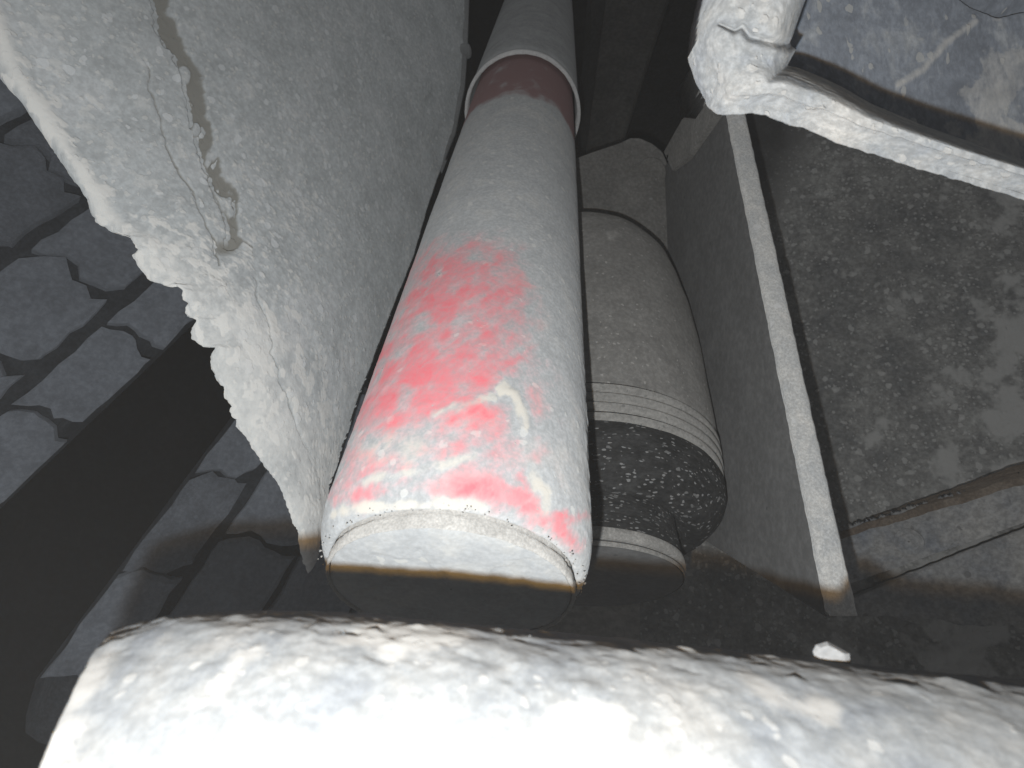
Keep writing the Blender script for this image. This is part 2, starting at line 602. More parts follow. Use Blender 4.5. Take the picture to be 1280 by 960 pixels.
def sleeve_disp(G, s, t):
    u, v = pix(G)
    near = sstep(s, .30, .02)
    d = fbm(G, 30, 3) * .0004 + fbm(G, 160, 4, .6) * (.00006 + .00020 * near)
    lump = np.clip(fbm(G + 3, 90, 3) - .18, 0, 1)
    d = d + lump * .0012 * near
    u = u + 14 * fbm(G * np.array([1, 1, .5]) + 5, 130, 3) + 10 * fbm(G * np.array([1, 1, .6]), 38, 4)
    v = v + 12 * fbm(G + 8, 110, 4, .6)
    d = d + .0007 * seg_stain(u, v, [(632, 485), (645, 492), (648, 515), (655, 535)], 8) + .0003 * seg_stain(u, v, [(545, 518), (625, 498)], 8)
    return d * sstep(s, .62, .50)


prof = [(.0085, .0474), (.0066, .0484), (.0066, .0494), (.0078, .0508), (.0103, .0522), (.0140, .0536), (.0185, .0546), (.024, .0552), (.031, .0554), (.06, .0552), (.60, .055)]
lathe('dust_sleeve', E, AX, prof, m_sleeve, shock, nseg=620, disp=sleeve_disp, maskf=sleeve_mask, sub=.0011)
lathe('end_collar', E, AX, [(.0012, .0466), (.0003, .0469), (0, .0474), (.0007, .0479), (.0018, .0481), (.0048, .0480), (.0056, .0473), (.0110, .0470)], m_collar, shock, nseg=420,
      sub=.0012, disp=lambda G, s, t: fbm(G, 220, 3) * .0005)


def disc_disp(G, s, t):
    u, v = pix(G)
    d = fbm(G, 60, 3) * .0004
    for (cu, cv) in ((470, 698), (632, 715)):
        d = d + .0013 * np.exp(-(((u - cu) / 12) ** 2 + ((v - cv) / 6) ** 2) * 1.4)
    d = d + .0007 * sstep(fbm(G + 9, 45, 3), .02, .10)
    return -d


lathe('end_plate', E, AX, [(.0010, .0004), (.0010, .0463), (.0030, .0468)], m_disc, shock, nseg=300, sub=.0014, disp=disc_disp)
lathe('upper_tube', E, AX, [(.532, .0595), (.532, .0608), (.56, .0608), (1.30, .0608)], m_upper, shock, nseg=160, sub=.05)
lathe('tube_rim', E, AX, [(.540, .0585), (.5275, .0588), (.5255, .0597), (.5258, .0617), (.529, .0624), (.533, .0620), (.534, .0606)], m_rim, shock, nseg=220, sub=.001,
      disp=lambda G, s, t: fbm(G, 150, 3) * .0004)
# grit stuck to the sleeve: bright grains, uncountable


def grains(name, pts, sizes, mat, parent, flat=.7, seed=3):
    rng = np.random.RandomState(seed)
    base = np.array([(0, 0, 1), (.9, 0, .1), (0, .9, 0), (-.9, .1, 0), (.1, -.9, 0), (0, 0, -1)], float)
    fc = np.array([(0, 1, 2), (0, 2, 3), (0, 3, 4), (0, 4, 1), (5, 2, 1), (5, 3, 2), (5, 4, 3), (5, 1, 4)])
    V, Fc = [], []
    for k, (p, s) in enumerate(zip(pts, sizes)):
        q = rng.normal(size=(3, 3))
        q, _ = np.linalg.qr(q)
        b = base * rng.uniform(.65, 1.3, size=(6, 1)) * np.array([1, 1, flat])
        V.append(p + (b @ q) * s)
        Fc.append(fc + 6 * k)
    o = mesh_obj(name, np.concatenate(V), np.concatenate(Fc), mat, parent, smooth=False)
    o['kind'] = 'stuff'
    return o


rng = np.random.RandomState(5)
a_, x_, y_ = frame(AX)
pts, sz = [], []
for k in range(520):
    s = .010 + .5 * rng.rand() ** 1.7
    t = rng.uniform(0, 2 * math.pi)
    pts.append(E + AX * s + (np.interp(s, [q_[0] for q_ in prof[2:]], [q_[1] for q_ in prof[2:]]) - .0001) * (math.cos(t) * x_ + math.sin(t) * y_))
    sz.append(rng.uniform(.0002, .0005) * (1.6 if rng.rand() < .06 else 1))
for k in range(160):
    s = rng.uniform(.0040, .0080)
    t = rng.uniform(0, 2 * math.pi)
    pts.append(E + AX * s + (.0492 + .003 * rng.rand()) * (math.cos(t) * x_ + math.sin(t) * y_))
    sz.append(rng.uniform(.0002, .0006))
grains('mud_grit', pts, sz, m_collar, shock)

# ------------------------------------------------------------------ air spring behind it
VA = np.array([712 - 640, 430 + 480, F])
AA = world(VA) - CAM_LOC
AA /= np.linalg.norm(AA)
EA = P(732, 704, 0.405)
air = thing('air_spring', 'dusty black rubber air spring with ribbed bands, half hidden behind the shock absorber', 'air spring', EA)


def bag_mask(G, s):
    n = fbm(G, 20, 3)
    lt = np.maximum(.55 * sstep(s, .105, .08) * sstep(n, -.2, .25), .5 * sstep(fbm(G + 6, 16, 4, .6), .12, .4))
    dk = .6 * sstep(fbm(G + 2, 18, 3), .22, .40) * sstep(s, .20, .12)
    return np.stack([0 * n, dk, lt], -1)


bag = [(.088, .1072), (.105, .1078), (.15, .1080), (.19, .1075), (.23, .1050), (.265, .1005), (.288, .096), (.303, .090), (.311, .082), (.315, .068), (.316, .02)]
lathe('upper_bag', EA, AA, bag, m_bag, air, nseg=260, sub=.004, maskf=bag_mask, disp=lambda G, s, t: fbm(G, 25, 3) * .0008)
# ribbed bands: four pale ridges with black grooves between
for k in range(4):
    s0 = .0585 + k * .0075
    r0 = (.1062, .1072, .1077, .1078)[k]
    lathe('rib_band', EA, AA, [(s0, r0 - .004), (s0 + .0003, r0 - .0006), (s0 + .0012, r0 + .0006), (s0 + .0052, r0 + .0008), (s0 + .0061, r0 - .0006), (s0 + .0064, r0 - .004)],
          m_band, air, nseg=220, sub=.002)
lathe('rib_groove', EA, AA, [(.056, .1035), (.070, .1050), (.09, .1050)], m_groove, air, nseg=160, sub=.01)
lobe = [(.0595, .1045), (.055, .1062), (.049, .1066), (.042, .1058), (.035, .1030), (.030, .0985), (.024, .092), (.021, .084), (.022, .075), (.027, .0690), (.034, .0672)]
lathe('rolled_lobe', EA, AA, lobe, m_rub, air, nseg=260, sub=.002, disp=lambda G, s, t: fbm(G, 70, 3) * .0006)
lathe('piston', EA, AA, [(.045, .0665), (.020, .0680), (.010, .0690), (.004, .0695), (.0, .0685), (-.0022, .066)], m_rub, air, nseg=220, sub=.003,
      disp=lambda G, s, t: fbm(G, 80, 3) * .0004)
lathe('base_ring', EA, AA, [(.001, .066), (.0005, .0698), (-.0005, .0712), (-.0055, .0712), (-.0065, .0700), (-.0068, .066)], m_ring, air, nseg=220)
lathe('base_ring', EA, AA, [(-.0085, .064), (-.0088, .0690), (-.0095, .0698), (-.0118, .0698), (-.0122, .0694)], m_ring, air, nseg=220)
lathe('base_plate', EA, AA, [(-.0060, .066), (-.0100, .0670), (-.0124, .0685), (-.0128, .0670), (-.0130, .0005)], m_gusset, air, nseg=120)

# ------------------------------------------------------------------ bracket above the air spring
brk = thing('mounting_bracket', 'dull grey steel bracket plate with a dimple, above the air spring', 'bracket', P(770, 330, .66))
nB = None
slab('bracket_plate', [(640, 225, .60), (700, 205, .61), (740, 190, .62), (776, 178, .625), (788, 172, .63), (800, 172, .63), (816, 179, .63), (828, 189, .63), (834, 202, .63),
                       (836, 240, .62), (837, 330, .60), (838, 400, .585), (640, 400, .57)], .012, m_brk, brk)
d0 = P(812, 218, .622)
dn = (CAM_LOC - d0) / np.linalg.norm(CAM_LOC - d0)
lathe('dimple_washer', d0 - dn * .003, dn, [(0, .018), (.0045, .0175), (.0052, .0165), (.0045, .0150), (.0028, .009), (.0024, .001)], m_brk, brk, nseg=48)

# ------------------------------------------------------------------ frame members in the dark top centre
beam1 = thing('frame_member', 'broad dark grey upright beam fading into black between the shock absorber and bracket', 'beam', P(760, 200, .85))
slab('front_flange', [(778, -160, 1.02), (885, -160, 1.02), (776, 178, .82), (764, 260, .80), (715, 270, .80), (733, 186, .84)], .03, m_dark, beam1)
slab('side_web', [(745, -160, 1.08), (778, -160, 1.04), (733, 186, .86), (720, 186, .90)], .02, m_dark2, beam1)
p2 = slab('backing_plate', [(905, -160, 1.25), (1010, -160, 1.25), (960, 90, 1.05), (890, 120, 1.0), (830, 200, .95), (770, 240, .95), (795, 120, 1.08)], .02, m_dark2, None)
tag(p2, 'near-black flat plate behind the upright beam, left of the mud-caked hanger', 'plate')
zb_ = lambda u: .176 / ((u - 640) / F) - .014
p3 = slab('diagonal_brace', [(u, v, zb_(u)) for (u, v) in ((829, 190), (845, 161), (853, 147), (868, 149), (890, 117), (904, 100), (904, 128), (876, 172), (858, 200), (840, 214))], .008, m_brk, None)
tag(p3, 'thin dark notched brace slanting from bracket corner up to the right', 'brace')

# ------------------------------------------------------------------ right: gusset plate, rail wall, cross member
gus = thing('gusset_plate', 'tall steel plate seen edge-on, pale dusty edge strip slanting down the right', 'plate', P(1050, 752, .30))
zt, zb = .46, .29
rows = 220
tt = np.linspace(-.12, 1.035, rows)
zrow = 1.0 / (1 / zt + (1 / zb - 1 / zt) * tt)
uL = 903 + (1031 - 903) * tt
uR = 926 + (1067 - 926) * tt
vv = 118 + (748 - 118) * tt
edge_n = fbm(np.stack([tt * 30, 0 * tt, 0 * tt], -1), 1.0, 4)
cols = 16
w = np.linspace(0, 1, cols)
U = uL[:, None] + (uR - uL)[:, None] * w
U[:, 0] += 1.2 * edge_n
U[:, -1] += 1.8 * fbm(np.stack([tt * 34, 0 * tt + 4, 0 * tt], -1), 1.0, 4)
Vv = vv[:, None] + 0 * w
Z = zrow[:, None] + .004 * (2 * w - 1)[None] ** 6
G = P(U, Vv, Z)
G = G + normals(G) * (fbm(G, 120, 3) * .0005)[..., None]
sheet('edge_strip', G, .10, m_strip, gus, back=FWD)
# broad left face of the plate, running away from the camera
nn = 60
wd = np.linspace(0, 1, nn)
Zs = (zrow + .006)[:, None] + (.42 * wd)[None]
X = ((uL - 640) / F * (zrow + .006))[:, None] * (1 - .02 * wd) - .002
Y = (-(vv - 480) / F * (zrow + .006))[:, None] + .12 * wd[None] * (1 - tt)[:, None] - .02 * wd[None]
Y = np.minimum(Y, np.where(Zs > .60, .250, .253))
Gf = world(np.stack([X, Y, Zs], -1))
sheet('side_face', Gf, .006, m_gusset, gus)

# big wall of the frame rail
rail = thing('frame_rail', 'rough mud-spattered frame rail wall filling the right behind the plate edge', 'frame rail', P(1150, 600, .6))
n, m = 330, 330
v2 = np.linspace(-140, 1000, n)[:, None] + np.zeros((1, m))
u_left = np.interp(v2[:, :1], [480, 580], [880, 800])
uu = u_left + (1500 - u_left) * np.linspace(0, 1, m)[None]
Zw = .80 - .24 * (v2 / 800.0) - .10 * ((uu - 900) / 400.0)
G = P(uu, v2, Zw)
Nn = normals(G)
lump = np.clip(fbm(G, 26, 4) - .02, 0, 1)
edge = sstep(uu, 960, 1120) * sstep(v2, 130, 300)
G = G + Nn * ((fbm(G, 12, 3) * .004 + lump * .012 * edge + fbm(G, 90, 3) * .0012))[..., None]
pale = sstep(fbm(G + 4, 24, 5, .62) * 1.3 + .75 * sstep(uu + .35 * v2, 1180, 1500) - .25, .0, .6) * sstep(v2, 60, 330)
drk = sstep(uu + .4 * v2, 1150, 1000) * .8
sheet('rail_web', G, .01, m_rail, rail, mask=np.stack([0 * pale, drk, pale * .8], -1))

cross = thing('cross_member', 'grey flat cross member with a single round bolt, low right behind plate edge', 'cross member', P(1150, 690, .47))
n, m = 90, 260
aa = np.linspace(.19, 1.15, m)
top = np.stack([930 + (1280 - 930) * aa, 702 + (598 - 702) * aa], -1)
bot = np.stack([960 + (1290 - 960) * aa, 765 + (650 - 765) * aa], -1)
k = np.linspace(0, 1, n)[:, None, None]
UV = top[None] * (1 - k) + bot[None] * k
zc = (.54 + (.455 - .54) * aa)[None] + 0 * UV[..., 0]
G = P(UV[..., 0], UV[..., 1], zc)
G = G + normals(G) * (fbm(G, 30, 3) * .0015 + fbm(G, 160, 3) * .0006)[..., None]
sheet('face_plate', G, .012, m_cross, cross)
top2 = np.stack([945 + (1280 - 945) * aa, 698 + (578 - 698) * aa], -1)
k = np.linspace(0, 1, 40)[:, None, None]
UV = top2[None] * (1 - k) + (top[None] + np.array([0, -2])) * k
zc = (.575 + (.485 - .575) * aa)[None] + (-.034 * k[..., 0])
G = P(UV[..., 0], UV[..., 1], zc)
G = G + normals(G) * (fbm(G, 60, 3) * .002)[..., None]
sheet('rusty_ledge', G, .006, m_rust, cross)
b0 = P(1136, 677, .487)
bn = (CAM_LOC - b0) / np.linalg.norm(CAM_LOC - b0)
lathe('bolt', b0 - bn * .004, bn, [(0, .0112), (.005, .0112), (.0065, .0105), (.0065, .0078), (.0105, .0074), (.0120, .0058), (.0126, .0006)], m_cross, cross, nseg=40)
low = thing('lower_plate', 'grey pitted plate below the cross member, at the right edge', 'plate', P(1200, 800, .46))
n, m = 120, 180
uu = np.linspace(1000, 1420, m)[None] + np.zeros((n, 1))
v2 = (742 - (uu - 1080) * .40) + np.linspace(0, 1, n)[:, None] * 240
G = P(uu, v2, .545 - .08 * (uu - 1000) / 300)
G = G + normals(G) * (fbm(G, 30, 3) * .002)[..., None]
sheet('plate_face', G, .01, m_cross, low)

# ------------------------------------------------------------------ top right: mud-caked hanger
hang = thing('spring_hanger', 'mud-caked hanger with a thick chalky lip and rounded end, top right corner', 'hanger', P(1080, 60, .2))
outer = [(905, -90), (884, -20), (876, 20), (874, 48), (884, 78), (899, 108), (914, 119), (938, 121), (962, 118), (1010, 131), (1030, 138), (1080, 160), (1150, 181), (1215, 201), (1290, 222), (1420, 262)]
inner = [(1045, -90), (1015, -20), (1002, 14), (992, 44), (988, 54), (990, 58), (996, 61), (1004, 65), (1012, 70), (1040, 84), (1062, 96), (1096, 118), (1160, 148), (1220, 170), (1290, 196), (1420, 240)]


def resample(pts, n):
    p = np.array(pts, float)
    d = np.concatenate([[0], np.cumsum(np.linalg.norm(np.diff(p, axis=0), axis=1))])
    t = np.linspace(0, d[-1], n)
    return np.stack([np.interp(t, d, p[:, 0]), np.interp(t, d, p[:, 1])], -1)


n = 420
kk = np.linspace(0, len(outer) - 1, n)
keep = np.array(outer) * .30 + np.array(inner) * .70
inner_web = list(inner)
inner = [tuple(q_) if i_ > 6 else inner[i_] for i_, q_ in enumerate(keep)]
ou = np.stack([np.interp(kk, range(len(outer)), [p[0] for p in outer]), np.interp(kk, range(len(outer)), [p[1] for p in outer])], -1)
inn = np.stack([np.interp(kk, range(len(inner)), [p[0] for p in inner]), np.interp(kk, range(len(inner)), [p[1] for p in inner])], -1)
for _ in range(12):
    ou[1:-1] = (ou[:-2] + ou[1:-1] * 2 + ou[2:]) / 4
    inn[1:-1] = (inn[:-2] + inn[1:-1] * 2 + inn[2:]) / 4
jag = fbm(np.stack([ou[:, 0] / 26, ou[:, 1] / 26, 0 * ou[:, 0]], -1), 1.0, 4, .6)
dirn = ou - inn
dirn /= np.linalg.norm(dirn, axis=1, keepdims=True)
ou0 = ou.copy()
ou = ou + dirn * (.15 + .85 * sstep(kk, 3, 5.5))[:, None] * (jag * 5 + 4 * np.clip(fbm(np.stack([ou[:, 0] / 60, ou[:, 1] / 60, 0 * ou[:, 0] + 9], -1), 1.0, 2), 0, 1))[:, None]
pr_w = np.array([0, .04, .12, .28, .42, .52, .60, .70, .80, .90, 1.0])
pr_z = np.array([.182, .172, .1665, .165, .166, .170, .175, .182, .190, .198, .206])
m = 90
wq = np.linspace(0, 1, m)
lobe_f = sstep(kk, 6.6, 4.2)            # the rounded end is a broad, flatter lump
zq = .166 + .004 * np.clip(1 - wq / .07, 0, 1) ** 2 + .034 * np.clip((wq - .40) / .60, 0, 1) ** 1.8
zl = .169 + .012 * np.clip(1 - wq / .30, 0, 1) ** 2 + .026 * np.clip((wq - .72) / .28, 0, 1) ** 2.5
Zq = zq[None] * (1 - lobe_f)[:, None] + zl[None] * lobe_f[:, None]
UVq = ou0[:, None] * (1 - wq)[None, :, None] + inn[:, None] * wq[None, :, None] + (ou - ou0)[:, None] * np.exp(-(wq / .14) ** 1.5)[None, :, None]
G = P(UVq[..., 0], UVq[..., 1], Zq)
N0 = CAM_LOC - G
N0 = N0 / np.linalg.norm(N0, axis=-1, keepdims=True)
crack, wh = poly_dist(UVq[..., 0], UVq[..., 1], [(900, 30), (918, 38), (928, 33), (938, 46), (962, 52), (990, 57)])
dd = fbm(G, 60, 4) * .0016 + fbm(G + 3, 160, 5, .65) * .0013 - .007 * np.exp(-(crack / (2.5 + 4 * wh)) ** 2)
G = G + N0 * dd[..., None]
sheet('lip', G, .012, m_hang, hang, back=FWD)
n, m = 260, 300
uu = np.linspace(960, 1460, m)[None] + np.zeros((n, 1))
up = np.linspace(0, 1, n)[:, None]
vlow = np.interp(uu, [p[0] for p in inner_web[4:]], [p[1] for p in inner_web[4:]]) + 14
v2 = vlow - up * (vlow + 160)
G = P(uu, v2, .262 + .012 * up + .02 * (uu - 1000) / 300)
N0 = normals(G)
ridge, _ = poly_dist(uu, v2, [(1120, 108), (1150, 90), (1180, 55), (1215, 30)])
ridge2, _ = poly_dist(uu, v2, [(1195, -10), (1230, 10), (1250, 16), (1290, 6)])
st = fbm(G * np.array([1.6, .7, 1]), 60, 4)
G = G + N0 * (st * .0012 + np.exp(-(ridge / 9) ** 2) * .002 - np.exp(-(ridge2 / 4) ** 2) * .006)[..., None]
lt = .6 * sstep(fbm(G + 8, 55, 5, .65) * 1.1 + .6 * sstep(uu, 1120, 1300) * sstep(v2, 20, 90) - .12, 0, .4)
lt = np.maximum(lt, .7 * np.exp(-(ridge / 7) ** 2))
dk = sstep(fbm(G + 1, 22, 3), .15, .4) * .6
sheet('web', G, .008, m_web, hang, mask=np.stack([0 * lt, dk, lt * .8], -1))

# ------------------------------------------------------------------ left: mudguard
guard = thing('mudguard', 'large pale mudguard panel caked with flaking dry mud, ragged left edge', 'mudguard', P(360, 640, .30))
Lp = [(-95, -140), (-60, -60), (-25, 20), (0, 95), (28, 128), (52, 165), (80, 208), (108, 250), (115, 268), (120, 276), (140, 290), (160, 295), (167, 304), (172, 312), (165, 320), (176, 338), (192, 352), (205, 357), (216, 354), (228, 362),
      (229, 374), (236, 378), (231, 386), (233, 396), (246, 400), (241, 410), (239, 424), (254, 432), (271, 433), (264, 446), (266, 462), (276, 480), (284, 486), (281, 496), (290, 508), (286, 514), (296, 522), (296, 532), (308, 546), (326, 572), (345, 602), (362, 636), (374, 668), (384, 716)]
Rp = [(590, -140), (588, -60), (585, 0), (583, 60), (580, 105), (568, 165), (545, 225), (516, 317), (480, 410), (450, 490), (425, 560), (408, 612), (398, 655), (392, 716)]
rows, cols = 560, 460
v1 = np.linspace(-138, 712, rows)
lv = np.array([p[1] for p in Lp], float)
# arc-length resample keeps the scallops
Ls = resample(Lp, rows)
uL, vL = Ls[:, 0], Ls[:, 1]
jag = fbm(np.stack([uL / 12, vL / 12, 0 * uL], -1), 1.0, 3)
jag = jag + .7 * fbm(np.stack([uL / 5, vL / 5, 0 * uL], -1), 1.0, 3)
uL = uL + jag * 3.2 * sstep(vL, 80, 300)
Rs_t = np.clip((vL + 140) / (716 + 140), 0, 1)
vR = vL * .97 + 0.0
uR = np.interp(vR, [p[1] for p in Rp], [p[0] for p in Rp])
w = np.linspace(0, 1, cols)
wq = w ** 1.15
uS, vS = uL.copy(), vL.copy()
for _ in range(1500):
    uS[1:-1] = (uS[:-2] + 2 * uS[1:-1] + uS[2:]) / 4
    vS[1:-1] = (vS[:-2] + 2 * vS[1:-1] + vS[2:]) / 4
vR = vS * .97
uR = np.interp(vR, [p[1] for p in Rp], [p[0] for p in Rp])
fade = np.exp(-((uR - uS)[:, None] * wq[None] / 26) ** 1.3)
U = uS[:, None] + (uR - uS)[:, None] * wq[None] + (uL - uS)[:, None] * fade
V2 = vS[:, None] + (vR - vS)[:, None] * wq[None] + (vL - vS)[:, None] * fade
zL = np.interp(vS, [-140, 100, 300, 450, 650, 720], [.285, .285, .295, .31, .335, .345])
zR = np.interp(vS, [-140, 0, 150, 320, 500, 650, 720], [.92, .86, .77, .62, .47, .385, .36])
shape = .40 * wq + .60 * wq ** 2.6
Z = zL[:, None] + (zR - zL)[:, None] * shape[None]
# rolled left edge
dpx = (U - uL[:, None])
Z = Z + .005 * np.exp(-dpx / 5.0) - .003 * np.exp(-((dpx - 22) / 16) ** 2) * sstep(V2, 330, 200)
G = P(U, V2, Z)
N0 = normals(G)
chan = [(188, -60), (203, 10), (215, 45), (235, 85), (250, 150), (266, 210), (290, 265), (293, 300)]
dch, wch = poly_dist(U, V2, chan)
wid = np.interp(wch, [0, .35, .6, .8, 1], [15, 14, 14, 11, 8])
cn = fbm(np.stack([U / 26, V2 / 26, 0 * U], -1), 1.0, 4, .6)
chm = sstep(dch + cn * 14, wid + 2, wid - 5)
chm = chm * (1 - .85 * sstep(fbm(np.stack([U / 22, V2 / 30, 0 * U + 5], -1), 1.0, 3), .02, .3) * sstep(V2, 60, 150))
d1, _ = poly_dist(U + cn * 10, V2 + cn * 6, [(182, 75), (187, 115), (200, 145), (208, 180), (222, 215), (238, 232), (252, 268), (268, 300), (272, 330)])
d2, _ = poly_dist(U + cn * 11, V2 + cn * 5, [(318, 345), (322, 375), (335, 400), (338, 440), (355, 490), (372, 535), (385, 560), (395, 590)])
d3, _ = poly_dist(U + cn * 5, V2, [(262, 225), (275, 255), (290, 290), (318, 308)])
fade_c = sstep(fbm(np.stack([U / 40, V2 / 40, 0 * U + 8], -1), 1.0, 3), -.7, -.2)
cr = np.maximum(np.maximum(np.exp(-(d1 / 1.7) ** 2), .8 * np.exp(-(d2 / 1.4) ** 2)), .8 * np.exp(-(d3 / 1.8) ** 2)) * fade_c
hole = np.exp(-((U - 282) / 18) ** 2 - ((V2 - 308) / 12) ** 2)
lump0 = sstep(np.hypot((U - 230) / 11 + cn * .5, (V2 - 93) / 15), 1.1, .6)
crust_zone = sstep(V2, 220, 330) * sstep(dpx, 190, 40)
mid_zone = np.exp(-((U - 330) / 110) ** 2 - ((V2 - 260) / 110) ** 2)
fl = sstep(fbm(G * np.array([1.5, .9, .9]), 95, 3, .55), .10, .22)
fl2 = sstep(fbm(G + 7, 180, 3), .08, .25)
disp = fbm(G, 14, 3) * .0026 + fl * .0003 + fl2 * .0003 * (.3 + mid_zone) + fbm(G, 240, 3) * .00018 * (1 + 1.4 * mid_zone)
disp = disp + crust_zone * (np.clip(fbm(G + 2, 60, 4), -.3, 1) * .0018 + .0006)
disp = disp - chm * .0035 + lump0 * .0020 - cr * .0016 - hole * .004
G = G + N0 * disp[..., None]
lt = np.clip(.75 * np.exp(-((dpx - 18) / 16) ** 2) * sstep(V2, 330, 220) + .55 * crust_zone + .45 * fl * (1 - .5 * wq[None]) + .5 * mid_zone * fl2, 0, 1)
dk = np.clip(chm * (1 - .9 * lump0) * .95 + cr * .65 + hole * .8, 0, 1)
lt = lt * (1 - dk)
sheet('panel', G, .006, m_guard, guard, mask=np.stack([0 * lt, dk, lt], -1), back=FWD)
# turned-back right edge with a rivet
uq = np.linspace(0, 1, 14)[None]
ve = np.linspace(-140, 212, 130)[:, None]
ur = np.interp(ve, [p[1] for p in Rp], [p[0] for p in Rp])
ze = np.interp(ve, [-140, 0, 150, 320], [.92, .86, .77, .62])
G = P(ur - 22 * sstep(ve, 215, 120) + (22 * sstep(ve, 215, 120) + 1) * uq, ve, ze - .012 + .006 * uq ** 3 + .012 * (1 - uq) ** 4)
G = G + normals(G) * (fbm(G, 60, 3) * .0006)[..., None]
sheet('edge_lip', G, .012, m_upper, guard, back=FWD)
k0 = P(584, 64, .815)
lathe('rivet', k0, RIGHT - .2 * FWD, [(-.008, .010), (.001, .010), (.004, .0085), (.0055, .005), (.006, .0005)], m_upper, guard, nseg=24)

# ------------------------------------------------------------------ tyres
TR = .50
P1, P2 = P(-4, 632, .45), P(240, 400, .53)
tdir = P2 - P1
tdir /= np.linalg.norm(tdir)
mid = (P1 + P2) / 2
nview = CAM_LOC - mid
nview = nview - tdir * (nview @ tdir)
nview /= np.linalg.norm(nview)


def make_tyre(base, tdir, ndir, rows, label, a0, a1):
    ldir = np.cross(tdir, ndir)
    if ldir @ RIGHT < 0:
        ldir = -ldir                    # +l runs toward the lower right
    C = base - ndir * TR
    root = thing('truck_tyre', label, 'tyre', C, 'dual tyres on the left')

    def at(x, y, h):
        th = np.asarray(x) / TR
        r = TR + np.asarray(h)
        return C + (r * np.cos(th))[..., None] * ndir + (r * np.sin(th))[..., None] * tdir + np.asarray(y)[..., None] * ldir
    ylo, yhi = min(r[0] for r in rows), max(r[1] for r in rows)
    # carcass: groove floor, rounded shoulders and sidewalls
    pr = [(ylo + .012, -.19), (ylo - .004, -.13), (ylo - .004, -.08), (ylo + .008, -.040), (ylo + .016, -.024), (ylo + .03, -.019), (yhi - .03, -.019), (yhi - .016, -.024), (yhi - .008, -.040), (yhi + .004, -.08), (yhi + .004, -.13), (yhi - .012, -.19)]
    xs = np.linspace(a0, a1, 90) * TR
    X = xs[:, None] + np.zeros((1, len(pr)))
    Y = np.array([p[0] for p in pr])[None] + np.zeros((90, 1))
    H = np.array([p[1] for p in pr])[None] + np.zeros((90, 1))
    G = at(X, Y, H)
    mesh_obj('carcass', G, grid_faces(90, len(pr)), m_tyre_deep, root)
    rngt = random.Random(4)
    for (y0, y1, per, gap, phase, zig, side) in rows:
        x = a0 * TR + phase
        while x < a1 * TR - per:
            L = per - gap
            # outline: zigzag ends, straight sides, rounded notch at the shoulder side
            ne = 8
            ye = np.linspace(y0, y1, ne)
            z = zig * np.array([0, .3, 1.1, .7, -.4, -.1, -1.1, -.6])
            sl = .018 * (ye - y0) / (y1 - y0)
            e0 = np.stack([x + z + sl, ye], -1)
            e1 = np.stack([x + L + z + sl, ye], -1)
            ns = 7
            s1 = np.stack([np.linspace(e0[-1, 0], e1[-1, 0], ns)[1:-1], np.full(ns - 2, y1)], -1)
            s0 = np.stack([np.linspace(e1[0, 0], e0[0, 0], ns)[1:-1], np.full(ns - 2, y0)], -1)
            if not side:
                e0[-1, 0] += .013; e0[-2, 0] += .009; e1[0, 0] -= .006
            if side > 0:      # rounded notch at the trailing corner, open to the shoulder
                e1[-1, 0] -= .012; e1[-2, 0] -= .011; e1[-3, 0] -= .006
            out = np.concatenate([e0, s1, e1[::-1], s0])
            out = out + np.array([[rngt.uniform(-.0022, .0022), rngt.uniform(-.0018, .0018)] for _ in out])
            c = out.mean(0)
            q = out + (c - out) / np.linalg.norm(c - out, axis=1, keepdims=True) * .0045
            hh = rngt.uniform(-.005, .0015)
            k = len(out)
            A = at(out[:, 0], out[:, 1], np.full(k, -.022))
            B = at(out[:, 0], out[:, 1], np.full(k, -.0030 + hh))
            D = at(q[:, 0], q[:, 1], np.full(k, 0.0 + hh))
            Vb = np.concatenate([A, B, D, [at(np.array(c[0]), np.array(c[1]), np.array(hh))]])
            fcs = []
            for i in range(k):
                j = (i + 1) % k
                fcs += [(i, j, k + j, k + i), (k + i, k + j, 2 * k + j, 2 * k + i), (2 * k + i, 2 * k + j, 3 * k)]
            mesh_obj('tread_block', Vb, fcs, rngt.choice((m_tyre, m_tyre, m_tyre_b)), root, smooth=False)
            x += per
    return root


rowsA = [(-.047, 0.0, .098, .007, .02, .004, 1), (-.126, -.059, .092, .007, .062, .011, 0), (-.205, -.138, .095, .007, .015, .011, 0), (-.262, -.217, .098, .005, .05, .003, 0)]
make_tyre(mid, tdir, nview, rowsA, 'grey-dusted tyre tread with big zigzag-cut blocks, upper left behind mudguard', -.9, .75)
rowsB = [(0.0, .047, .105, .0035, .07, .003, 0), (.057, .128, .105, .0045, .03, .006, 0), (.135, .206, .105, .0045, .08, .006, 0), (.214, .262, .105, .0035, .04, .003, 0)]
rot = math.radians(8)
q1, q2 = P(186, 668, .50), P(292, 525, .56)
t2 = q2 - q1
t2 /= np.linalg.norm(t2)
mid2 = (q1 + q2) / 2
n2 = CAM_LOC - mid2
n2 = n2 - t2 * (n2 @ t2)
n2 /= np.linalg.norm(n2)
make_tyre(mid2, t2, n2, rowsB, 'tyre tread half lost in shadow, below mudguard and left of the shock absorber', -.55, .42)

# ------------------------------------------------------------------ foreground axle beam
T0, T1 = unp(200, 742, .12), unp(1280, 850, .122)
adir = T1 - T0
adir /= np.linalg.norm(adir)
rb = .05
tm = (T0 + T1) / 2
ray = tm / np.linalg.norm(tm)
nd = np.cross(adir, ray)
nd /= np.linalg.norm(nd)
if nd[1] > 0:
    nd = -nd
A0 = T0 + nd * rb
base_c = A0
beam = thing('axle_beam', 'chalky mud-crusted round axle beam glaring white across the foreground', 'axle beam', world(base_c))
aw = world(adir) - CAM_LOC
A0w = world(A0)
xs0 = -.0


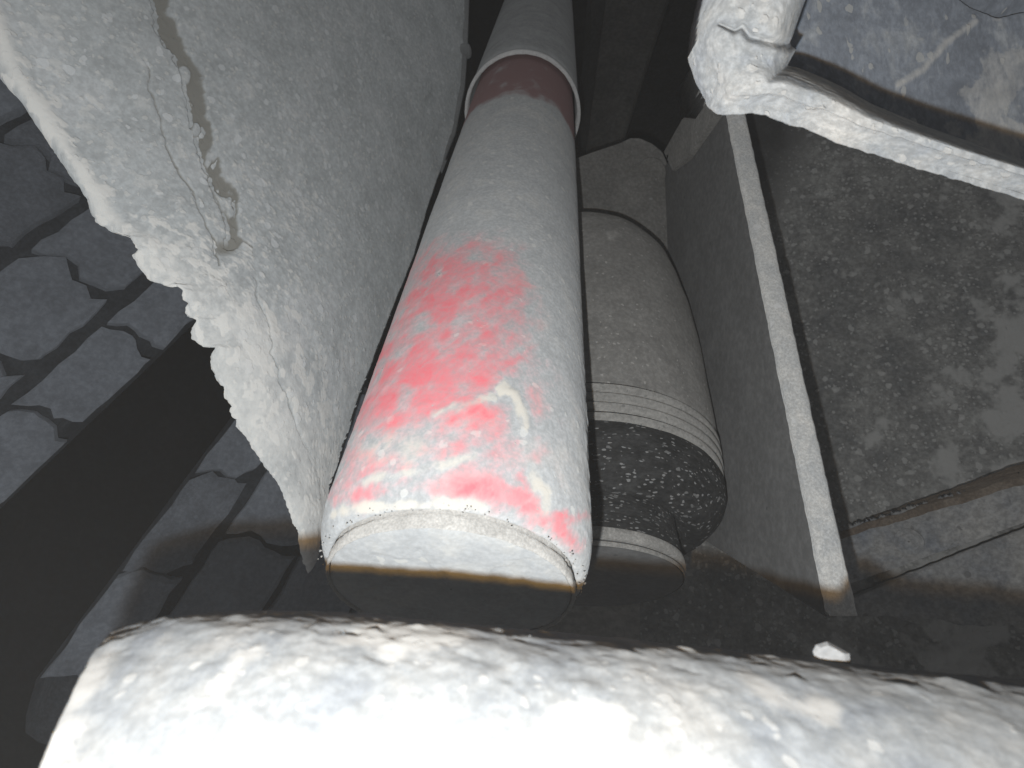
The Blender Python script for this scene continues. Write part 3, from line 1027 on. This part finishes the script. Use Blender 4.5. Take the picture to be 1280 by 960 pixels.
def beam_disp(G, s, t):
    u, v = pix(G)
    d = fbm(G, 20, 3) * .0007 + fbm(G, 75, 3, .45) * .0004 + fbm(G + 4, 240, 4, .6) * .00042 + np.clip(fbm(G + 4, 170, 3) - .16, 0, 1) * .0012
    d = d + .002 * np.clip(fbm(G * np.array([.6, 1, 1]) + 1, 30, 3), 0, 1) * sstep(s, .03, .0)
    pit = sstep(fbm(G + 6, 110, 3), .34, .5)
    return d - pit * .0003


def beam_mask(G, s):
    pit = sstep(fbm(G + 6, 150, 4, .6), .30, .46)
    lt = sstep(fbm(G + 9, 40, 3), .0, .35)
    dk = np.maximum(pit * .45, .45 * sstep(fbm(G + 12, 26, 4), .18, .45))
    return np.stack([0 * pit, dk, lt * (1 - dk) * .8], -1)


bp = [(-.006, .0005), (-.006, .030), (-.0050, .0365), (-.0035, .0378), (-.0080, .0395), (-.0092, .0408), (-.0085, .0420), (-.0055, .0430), (-.0015, .0442), (.003, .0455), (.009, .0470), (.016, .0482), (.024, .0491), (.034, .0497), (.045, .05), (.36, .05)]
lathe('beam_tube', A0w, aw, bp, m_beam, beam, nseg=420, sub=.0011, disp=beam_disp, maskf=beam_mask,
      post=lambda G, s: G + aw * (.42 * (.122 - cam_of(G)[..., 2]) * np.clip((.08 - s) / .06, 0, 1))[..., None])
rng = np.random.RandomState(9)
fa, fx, fy = frame(aw)
pts, sz = [], []
nup = world(-nd) - CAM_LOC
th0 = math.atan2(nup @ fy, nup @ fx)
for k in range(420):
    s = rng.uniform(.022, .26)
    t = th0 + rng.normal(0, .42)
    q_p = A0w + fa * s + (np.interp(s, [q_[0] for q_ in bp], [q_[1] for q_ in bp]) - .0005) * (math.cos(t) * fx + math.sin(t) * fy)
    pts.append(q_p + aw * (.42 * (.122 - cam_of(q_p)[2]) * min(1, max(0, (.08 - s) / .06))))
    sz.append(rng.uniform(.0002, .0006) * (1.8 if rng.rand() < .05 else 1))
grains('mud_grit', pts, sz, m_beam, beam, seed=8)

# stone chip lying on the beam
cs = [(u_, v_ + 6) for u_, v_ in [(1016, 808), (1020, 800), (1034, 796), (1046, 802), (1062, 811), (1063, 823), (1050, 826), (1020, 822)]]
bm = bmesh.new()
ctr = P(1040, 812, .1215)
r1 = []
for (u, v) in cs:
    r1.append([bm.verts.new(Vector(P(u, v, z) - ctr)) for z in (.1195, .1245)])
fr = [bm.verts.new(Vector(P(1040 + (u - 1040) * .72, 818 + (v - 818) * .7, .1175) - ctr)) for (u, v) in cs]
n = len(cs)
for i in range(n):
    j = (i + 1) % n
    bm.faces.new([r1[i][0], r1[j][0], r1[j][1], r1[i][1]])
    bm.faces.new([fr[i], fr[j], r1[j][0], r1[i][0]])
bm.faces.new(fr)
bm.faces.new([r1[i][1] for i in reversed(range(n))])
bmesh.ops.recalc_face_normals(bm, faces=bm.faces)
me = bpy.data.meshes.new('stone_chip')
bm.to_mesh(me)
bm.free()
me.materials.append(m_stone)
o = bpy.data.objects.new('stone_chip', me)
o.location = Vector(ctr)
link(o)
tag(o, 'small pale angular stone chip lying on top of the axle beam', 'stone')
